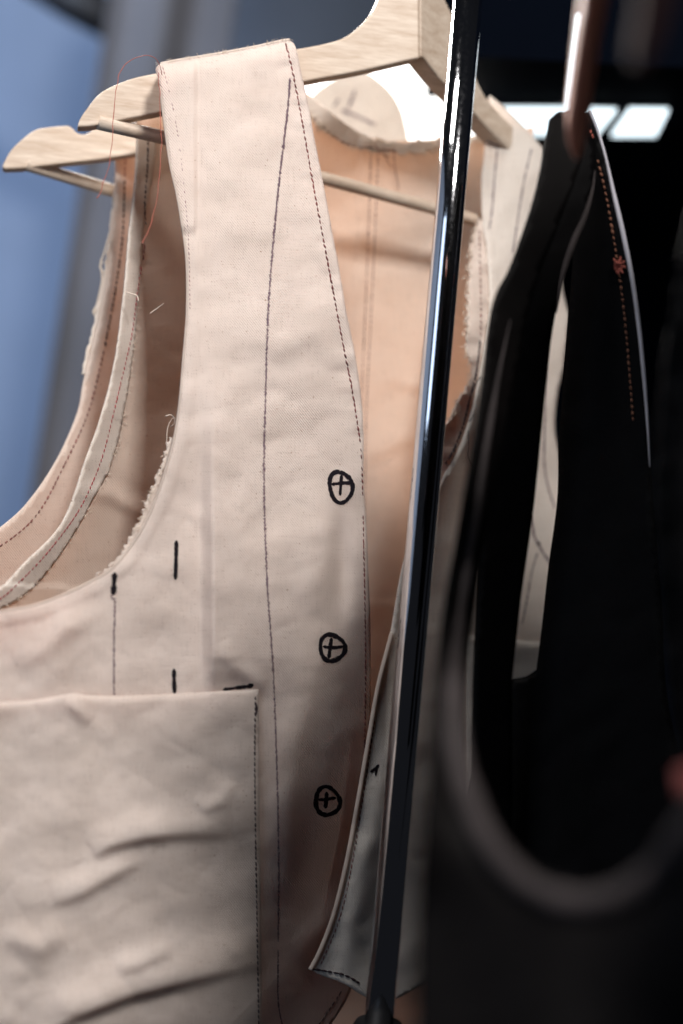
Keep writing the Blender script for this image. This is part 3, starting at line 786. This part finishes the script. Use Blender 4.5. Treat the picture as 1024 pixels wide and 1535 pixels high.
# cloth carried over the hanger arm and down behind it
def shoulder(top_edge, depth, gap, down, mat, name):
    r = smooth(top_edge, 4.0)
    V = []; F = []; UV = []
    prof = [(t, ) for t in np.linspace(0, math.pi, 9)]
    for (u, v) in r:
        Y0 = float(depth(np.array(u), np.array(v)))
        p0 = W(u, v, Y0)
        c = p0 + FWD * gap / 2
        for k, (a,) in enumerate(prof):
            V.append(c + (-math.cos(a) * gap / 2) * FWD + math.sin(a) * 0.005 * UP); UV.append(((u - 512) / FPX, (767 - v) / FPX + k * 0.003))
        V.append(p0 + FWD * (gap + 0.004) - UP * down); UV.append(((u - 512) / FPX, (767 - v) / FPX + 0.06))
    m = 10
    for i in range(len(r) - 1):
        for k in range(m - 1):
            a = i * m + k
            F.append((a, a + m, a + m + 1, a + 1))
    o = link(name, make_mesh(name, V, F, UV), mat, vest1)
    s = o.modifiers.new('thickness', 'SOLIDIFY'); s.thickness = 0.0012; s.offset = -1 
    return o
shoulder(fl_top[1:], d_fl, 0.055, 0.05, CANVAS, 'shoulder')
shoulder([(736, 146), (760, 166), (790, 196), (815, 226)], d_fr, 0.05, 0.06, CANVAS_PALE, 'shoulder')
fibres('frayed_edge', d_fl, fl_top, THREAD_CREAM, vest1, 90, 6, 0.00010, (0.1, -1), 0.0004, 0.5, 0.8)
raw = [(176, 843), (196, 815), (212, 780), (228, 742), (244, 705), (252, 680)]
def d_raw(u, v): return d_fl(np.asarray(u) + 14, np.asarray(v) + 8) + 0.004
sheet('armhole_facing', [[(140, 866), (170, 842), (186, 820), (206, 785), (224, 740), (240, 700), (254, 655)], [(254, 655), (266, 655)], [(266, 655), (252, 705), (236, 752), (214, 795), (180, 845)], [(180, 845), (140, 866)]], d_raw, CANVAS, vest1, 3.0, 0.001, 2.4, 4, 2.0)
fibres('frayed_edge', d_raw, raw, THREAD_CREAM, vest1, 60, 7, 0.00015, (-1, -0.5), 0.0, 0.5, 2.0)
g = Geo()
for pts in ([(252, 690), (250, 665), (252, 640), (260, 626), (262, 634), (256, 640)], [(248, 624), (256, 622), (263, 628)], [(225, 470), (236, 462), (246, 455)], [(185, 436), (196, 440), (205, 443), (208, 452)]):
    r = smooth(pts, 2); g.add(tube_geo(W(r[:, 0], r[:, 1], np.full(len(r), 0.925 if pts[0][1] > 500 else 0.985)), 0.00035, 5))
g.build('loose_thread', THREAD_CREAM, vest1, 'stuff')
# sewing on the left front
stitches('stitching', d_fl, fl_st, THREAD_DARK, vest1, 9.0, 9.2, 0.00066, 0.0, 1.8)
stitches('stitching', d_fl, [(541, 672), (543, 710), (544, 760), (545, 806)], THREAD_DARK, vest1, 9, 7, 0.0005, 0.0, 1.0, 0.35)
stitches('stitching', d_fl, [(545, 808), (547, 900), (548, 1000), (547, 1100), (545, 1200)], THREAD_DARK, vest1, 8.5, 8.4, 0.0005)
stitches('stitching', d_fl, [(244, 100), (252, 130), (262, 175), (270, 225), (277, 290), (282, 350), (284, 400), (285, 470)], THREAD_PINK, vest1, 7.0, 5.6, 0.00026, 0.0, 0.8, 0.15)
stitches('stitching', d_fl, [(512, 1486), (496, 1510), (479, 1535), (450, 1570)], THREAD_BLACK, vest1, 9, 8, 0.0005)
def ring(cx, cy, rx, ry, tilt=0.0):
    n = 22; out = []
    for k in range(n + 2):
        a = 2 * math.pi * k / n - 1.2
        w = 1 + 0.06 * math.sin(3 * a + cx)
        out.append((cx + rx * w * math.cos(a) + tilt * math.sin(a), cy + ry * w * math.sin(a)))
    return out
ribbon('button_mark', d_fl, [(ring(511, 730, 17, 23, 2), 6.4), ([(512, 712), (511, 728), (510, 743)], 5), ([(497, 726), (512, 724), (527, 724)], 5)], INK, vest1)
ribbon('button_mark', d_fl, [(ring(498, 971, 18.5, 19.5, 1), 6.8), ([(497, 956), (495, 972), (493, 987)], 6), ([(484, 969), (498, 971), (515, 969)], 5.5)], INK, vest1)
ribbon('button_mark', d_fl, [(ring(491, 1201, 18, 21, 1), 6.8), ([(490, 1187), (489, 1200), (488, 1212)], 6.5), ([(477, 1199), (490, 1198), (504, 1196)], 5.5)], INK, vest1)
strokes('ink_mark', d_fl, [([(264.5, 810), (264, 840), (263, 869)], 6.5), ([(261, 1002), (261, 1020), (262, 1040)], 6.5), ([(172, 858), (171, 875), (170, 892)], 8),
                          ([(334, 1034), (355, 1031), (380, 1028)], 5), ([(370, 1030), (380, 1026)], 9)], INK, vest1)
strokes('pencil_line', d_fl, [([(435, 117), (432, 160), (420, 260), (410, 360), (402, 470), (398, 600), (396, 720), (400, 860), (406, 950), (410, 1010)], 5.2),
                             ([(410, 1010), (412, 1060), (416, 1180), (418, 1300), (417, 1412)], 4.0), ([(417, 1424), (417, 1500), (424, 1540)], 3.6),
                             ([(167, 890), (168, 897), (172, 903), (171, 960), (171, 1042)], 4.6)], PENCIL, vest1)
strokes('pencil_line', d_fl, [([(434, 118), (431, 165), (420, 260), (411, 350)], 4.0)], PENCIL, vest1, 0.0006)

# pocket
pk_top = [(-150, 1062), (-60, 1056), (0, 1052), (50, 1049), (85, 1043), (112, 1039), (135, 1042), (180, 1043), (250, 1040), (330, 1036), (388, 1033)]
def d_pk0(u, v):
    u = np.asarray(u, float); v = np.asarray(v, float)
    y = d_fl0(u, np.maximum(v, 1030)) - 0.0035
    gape = np.exp(-np.clip(v - 1038, 0, 999) / 70.0) * np.clip((386 - u) / 200, 0, 1)
    y = y - 0.007 * gape
    y = y + fold(u, v, [(135, 1282), (165, 1266), (215, 1254), (270, 1248), (355, 1246)], 0.0070, 34, 10)
    y = y + fold(u, v, [(75, 1352), (120, 1338), (160, 1315), (215, 1284)], 0.0055, 30, 11)
    y = y + fold(u, v, [(40, 1560), (110, 1522), (200, 1488), (290, 1466), (395, 1440)], 0.010, 40, 11)
    y = y + fold(u, v, [(170, 1455), (210, 1443), (260, 1420)], 0.004, 20, 12)
    y = y + fold(u, v, [(100, 1050), (118, 1066), (135, 1085)], 0.003, 14, 10)
    y = y + fold(u, v, [(290, 1195), (310, 1210), (335, 1200), (350, 1170)], 0.0022, 15, 10)
    y = y + fold(u, v, [(0, 1400), (60, 1420), (100, 1400)], 0.004, 26, 18)
    y = y + 0.0018 * noise2(u, v, 75, 14)
    d = np.abs(dist_to(u, v, pk_top)[0])
    y = y + 0.0035 * np.exp(-d / 4.0)
    return y
_gp = d_pk0(*np.meshgrid(_U, _Vv))
def d_pk(u, v):
    x = np.clip((np.asarray(u, float) + 160) / 2, 0, len(_U) - 1.001); y = np.clip((np.asarray(v, float) - 40) / 2, 0, len(_Vv) - 1.001)
    i = x.astype(int); j = y.astype(int); fx = x - i; fy = y - j
    return (_gp[j, i] * (1 - fx) + _gp[j, i + 1] * fx) * (1 - fy) + (_gp[j + 1, i] * (1 - fx) + _gp[j + 1, i + 1] * fx) * fy
sheet('pocket', [pk_top, [(388, 1033), (388, 1100), (390, 1300), (394, 1630)], [(394, 1630), (-150, 1630)], [(-150, 1630), (-150, 1062)]], d_pk, CANVAS_FRONT, vest1, 4.0, 0.0022, 0.3, 6)
stitches('stitching', d_pk, [(383, 1044), (382, 1150), (384, 1300), (388, 1535), (390, 1620)], THREAD_BLACK, vest1, 8.2, 7.6, 0.00052)
stitches('stitching', d_pk, [(383, 1052), (385, 1062), (383, 1074)], THREAD_BLACK, vest1, 3.5, 7, 0.0007)
# red loose threads over the shoulder
g = Geo()
for pts in ([(243, 112), (240, 96), (228, 86), (212, 84), (195, 92), (182, 105), (176, 122), (172, 160), (168, 205), (163, 245), (155, 275), (146, 297)],
            [(238, 108), (240, 150), (242, 200), (240, 260), (232, 310), (222, 345), (214, 365)]):
    r = smooth(pts, 3)
    k = np.arange(len(r)); r = r + np.stack((noise2(k, k * 0, 5, 3) * 1.6, noise2(k, k * 0, 4, 9) * 1.4), 1)
    g.add(tube_geo(W(r[:, 0], r[:, 1], np.linspace(0.962, 0.90, len(r))), 0.00022 * (1 + 0.25 * noise2(k, k * 0, 2, 4)), 6))
g.build('loose_red_thread', THREAD_BRICK, vest1, 'stuff')

# ------------------------------------------------------------------ black leather vest
kv = thing('leather_vest', 'black leather vest with painted grey edge highlight and rust stitching on the right', 'vest', W(820, 1640, 0.7))
k_base = tps([(830, 175, 0.86), (800, 300, 0.83), (740, 470, 0.80), (700, 730, 0.72), (650, 1050, 0.60), (620, 1350, 0.53), (615, 1620, 0.5), (850, 400, 0.83), (800, 760, 0.80), (760, 1000, 0.74),
              (690, 1100, 0.58), (760, 1300, 0.52), (860, 1350, 0.50), (1000, 1300, 0.48), (1100, 1150, 0.46), (1000, 1600, 0.47), (800, 1600, 0.48), (1200, 1600, 0.45)])
def d_kf(u, v): return (k_base(u, v) - 0.055 * np.clip((np.asarray(v, float) - 600) / 600, 0, 1)) + crumple(u, v, 0.0011, 41, 2.5)
left_edge = [(824, 178), (818, 215), (800, 300), (768, 395), (747, 437), (735, 485), (724, 580), (708, 690), (690, 800), (668, 920), (650, 1060), (636, 1200), (624, 1350), (616, 1640)]
arc = [(1200, 1000), (1110, 1150), (1024, 1245), (960, 1302), (900, 1326), (840, 1322), (785, 1290), (740, 1235), (712, 1160), (702, 1080), (706, 980), (720, 860), (742, 740), (760, 640), (775, 560)]
inner = [(775, 560), (800, 440), (840, 330), (872, 240), (872, 200), (850, 172), (838, 167), (824, 178)]
sheet('front_panel', [left_edge, [(616, 1640), (1200, 1640)], [(1200, 1640), (1200, 1000)], arc, inner], d_kf, LEATHER_FRONT, kv, 8.0, 0.002)
tube('armhole_binding', on(d_kf, [(1150, 1080), (1095, 1165), (1024, 1258), (960, 1325), (895, 1352), (830, 1346), (770, 1308), (722, 1245), (692, 1165), (680, 1080), (684, 980), (698, 860), (718, 740), (734, 640), (748, 560), (765, 480)], 0.002),
     None, LEATHER_LIT_EDGE, kv, 12)  # lighter rim paints the light caught by the armhole edge
ks_base = tps([(838, 168, 0.88), (770, 400, 0.86), (740, 700, 0.86), (860, 300, 0.875), (820, 560, 0.87), (770, 1015, 0.86), (700, 1300, 0.84)])
def d_ks(u, v): return ks_base(u, v) + crumple(u, v, 0.0011, 43, 2.5)
sheet('strap', [[(836, 170), (815, 250), (780, 400), (755, 470), (742, 600), (725, 800), (712, 1000), (710, 1300)], [(710, 1300), (768, 1300)], [(768, 1300), (768, 1018)],
                [(768, 1018), (774, 960), (782, 890), (800, 762), (814, 625), (827, 505), (842, 430), (858, 380), (880, 320), (893, 260), (888, 205), (860, 168), (836, 170)]], d_ks, LEATHER, kv, 8.0, 0.002)
_p = on(d_ks, [(834, 470), (840, 430), (847, 400), (860, 362), (876, 325), (888, 285), (892, 255)], 0.0005)
tube('strap_edge_highlight', _p, 0.0022 * np.sin(np.linspace(0.1, math.pi - 0.1, len(_p))), LEATHER_LIT_EDGE, kv, 10)  # paler tube paints the lit streak on the strap's edge
kb_base = tps([(880, 165, 0.90), (960, 500, 0.885), (980, 800, 0.88), (850, 500, 0.91), (830, 800, 0.91), (780, 1015, 0.90), (1050, 1200, 0.86), (700, 1400, 0.87)])
def d_kb(u, v): return kb_base(u, v) + crumple(u, v, 0.0011, 45, 2.5)
pip = [(884, 166), (894, 190), (907, 232), (920, 290), (934, 350), (948, 420), (958, 490), (966, 570), (971, 640), (974, 700)]
sheet('back_panel', [pip, [(974, 700), (990, 900), (1010, 1100), (1120, 1450)], [(1120, 1450), (680, 1450)], [(680, 1450), (700, 1200), (740, 1060), (769, 1018)],
                     [(769, 1018), (788, 1014), (804, 1004)], [(804, 1004), (812, 940), (822, 850), (835, 750), (838, 650), (845, 560), (852, 470), (858, 395)], [(858, 395), (862, 260), (872, 180), (884, 166)]], d_kb, LEATHER, kv, 8.0, 0.002)
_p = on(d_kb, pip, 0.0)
tube('edge_highlight', _p, np.interp(np.linspace(0, 1, len(_p)), [0, 0.14, 0.3, 0.75, 1.0], [0.0010, 0.0009, 0.0016, 0.0013, 0.0003]), EDGE_HIGHLIGHT, kv, 8)  # tapered tube drawn as the highlight on the leather's edge
stitches('stitching', d_kb, [(896, 240), (908, 290), (918, 345), (928, 410), (937, 480), (944, 560), (950, 640)], THREAD_RUST, kv, 9.5, 6.8, 0.0008)
g = Geo()
for (cx, cy, n, s) in ((927, 398, 26, 3.4), (883, 204, 12, 2.4)):
    for i in range(n):
        p = np.array((cx, cy), float) + rng.normal(0, s * 0.75, 2) * (0.8, 1.5); path = [p.copy()]; a = random.uniform(0, 6.28)
        for k in range(6):
            a += random.gauss(0, 1.0); p = p + s * 0.5 * np.array((math.cos(a), math.sin(a))); path.append(p.copy())
        path = np.array(path)
        g.add(tube_geo(W(path[:, 0], path[:, 1], d_kb(path[:, 0], path[:, 1]) - 0.002 - rng.random() * 0.003), 0.0006, 5))
g.build('thread_knot', THREAD_BRICK, kv, 'stuff')

# brown hanger seen end-on above the leather vest
t = thing('wooden_hanger', 'reddish brown hanger seen end-on above the black leather vest', 'hanger', W(870, 240, 0.66))
def d_bh(u, v): return 0.60 + 0.10 * np.clip(np.asarray(v, float) / 240.0, -0.5, 1.2) + 0 * np.asarray(u, float)
slab('arm', smooth([(885, -70), (876, 0), (866, 70), (856, 150), (850, 205), (858, 236), (866, 244), (872, 236), (879, 200), (886, 150), (900, 70), (914, 0), (926, -70)], 8), d_bh, 0.016, REDWOOD, t, 0.003)

# dark coat at the right edge of the frame
kc = thing('dark_coat', 'near black coat hanging out of focus along the right edge', 'coat', W(1100, 1640, 0.62))
def d_kc(u, v): return 0.47 + crumple(u, v, 0.006, 51, 3.0) - 0.00008 * (np.asarray(u, float) - 1060)
sheet('body', [[(1300, -1080), (1150, -950), (1085, -800), (1062, -400), (1058, 0), (1050, 300), (1030, 520), (1012, 720), (1015, 900), (1030, 1100), (1035, 1300), (1040, 1700)], [(1040, 1700), (2300, 1700)], [(2300, 1700), (2300, -900)], [(2300, -900), (1700, -1150), (1300, -1080)]], d_kc, LEATHER, kc, 22.0, 0.003)
kj = thing('added_jacket', 'black jacket added between the leather vest and the coat to shade the canvas vest', 'jacket', W(1100, 1640, 0.6))
def d_kj(u, v): return 0.60 + crumple(u, v, 0.005, 61, 3.0) + 0.00002 * (np.asarray(u, float) - 1000)
sheet('body', [[(1360, -660), (1240, -590), (1180, -450), (1140, -250), (1100, 0), (1050, 260), (1015, 420), (990, 620), (985, 820), (1000, 1000), (1015, 1200), (1020, 1700)], [(1020, 1700), (1900, 1700)], [(1900, 1700), (1900, -560)], [(1900, -560), (1640, -690), (1360, -660)]], d_kj, LEATHER, kj, 22.0, 0.003)  # added to keep the key light off the lower vest fronts
t = thing('wooden_hanger', 'very blurred dark red hanger at the top right corner', 'hanger', W(985, 200, 0.42))
def d_rh(u, v): return 0.42 + 0 * np.asarray(u, float) + 0.03 * np.asarray(v, float) / 300.0
DARKRED = wood('dark_red_wood', (0.020, 0.005, 0.004), (0.035, 0.010, 0.008), 0.95)
slab('arm', smooth([(985, -140), (972, -60), (960, 30), (950, 95), (965, 110), (992, 60), (1018, -40), (1040, -140)], 10), d_rh, 0.012, DARKRED, t, 0.003)
o = slab('clothing_tag', [(1014, 1156), (1042, 1146), (1048, 1184), (1018, 1192)], lambda u, v: 0.45 + 0 * np.asarray(u, float), 0.0015, THREAD_DARK, None, 0.0004)
tag(o, 'small blurred rust coloured tag at the right edge beside the armhole', 'tag')
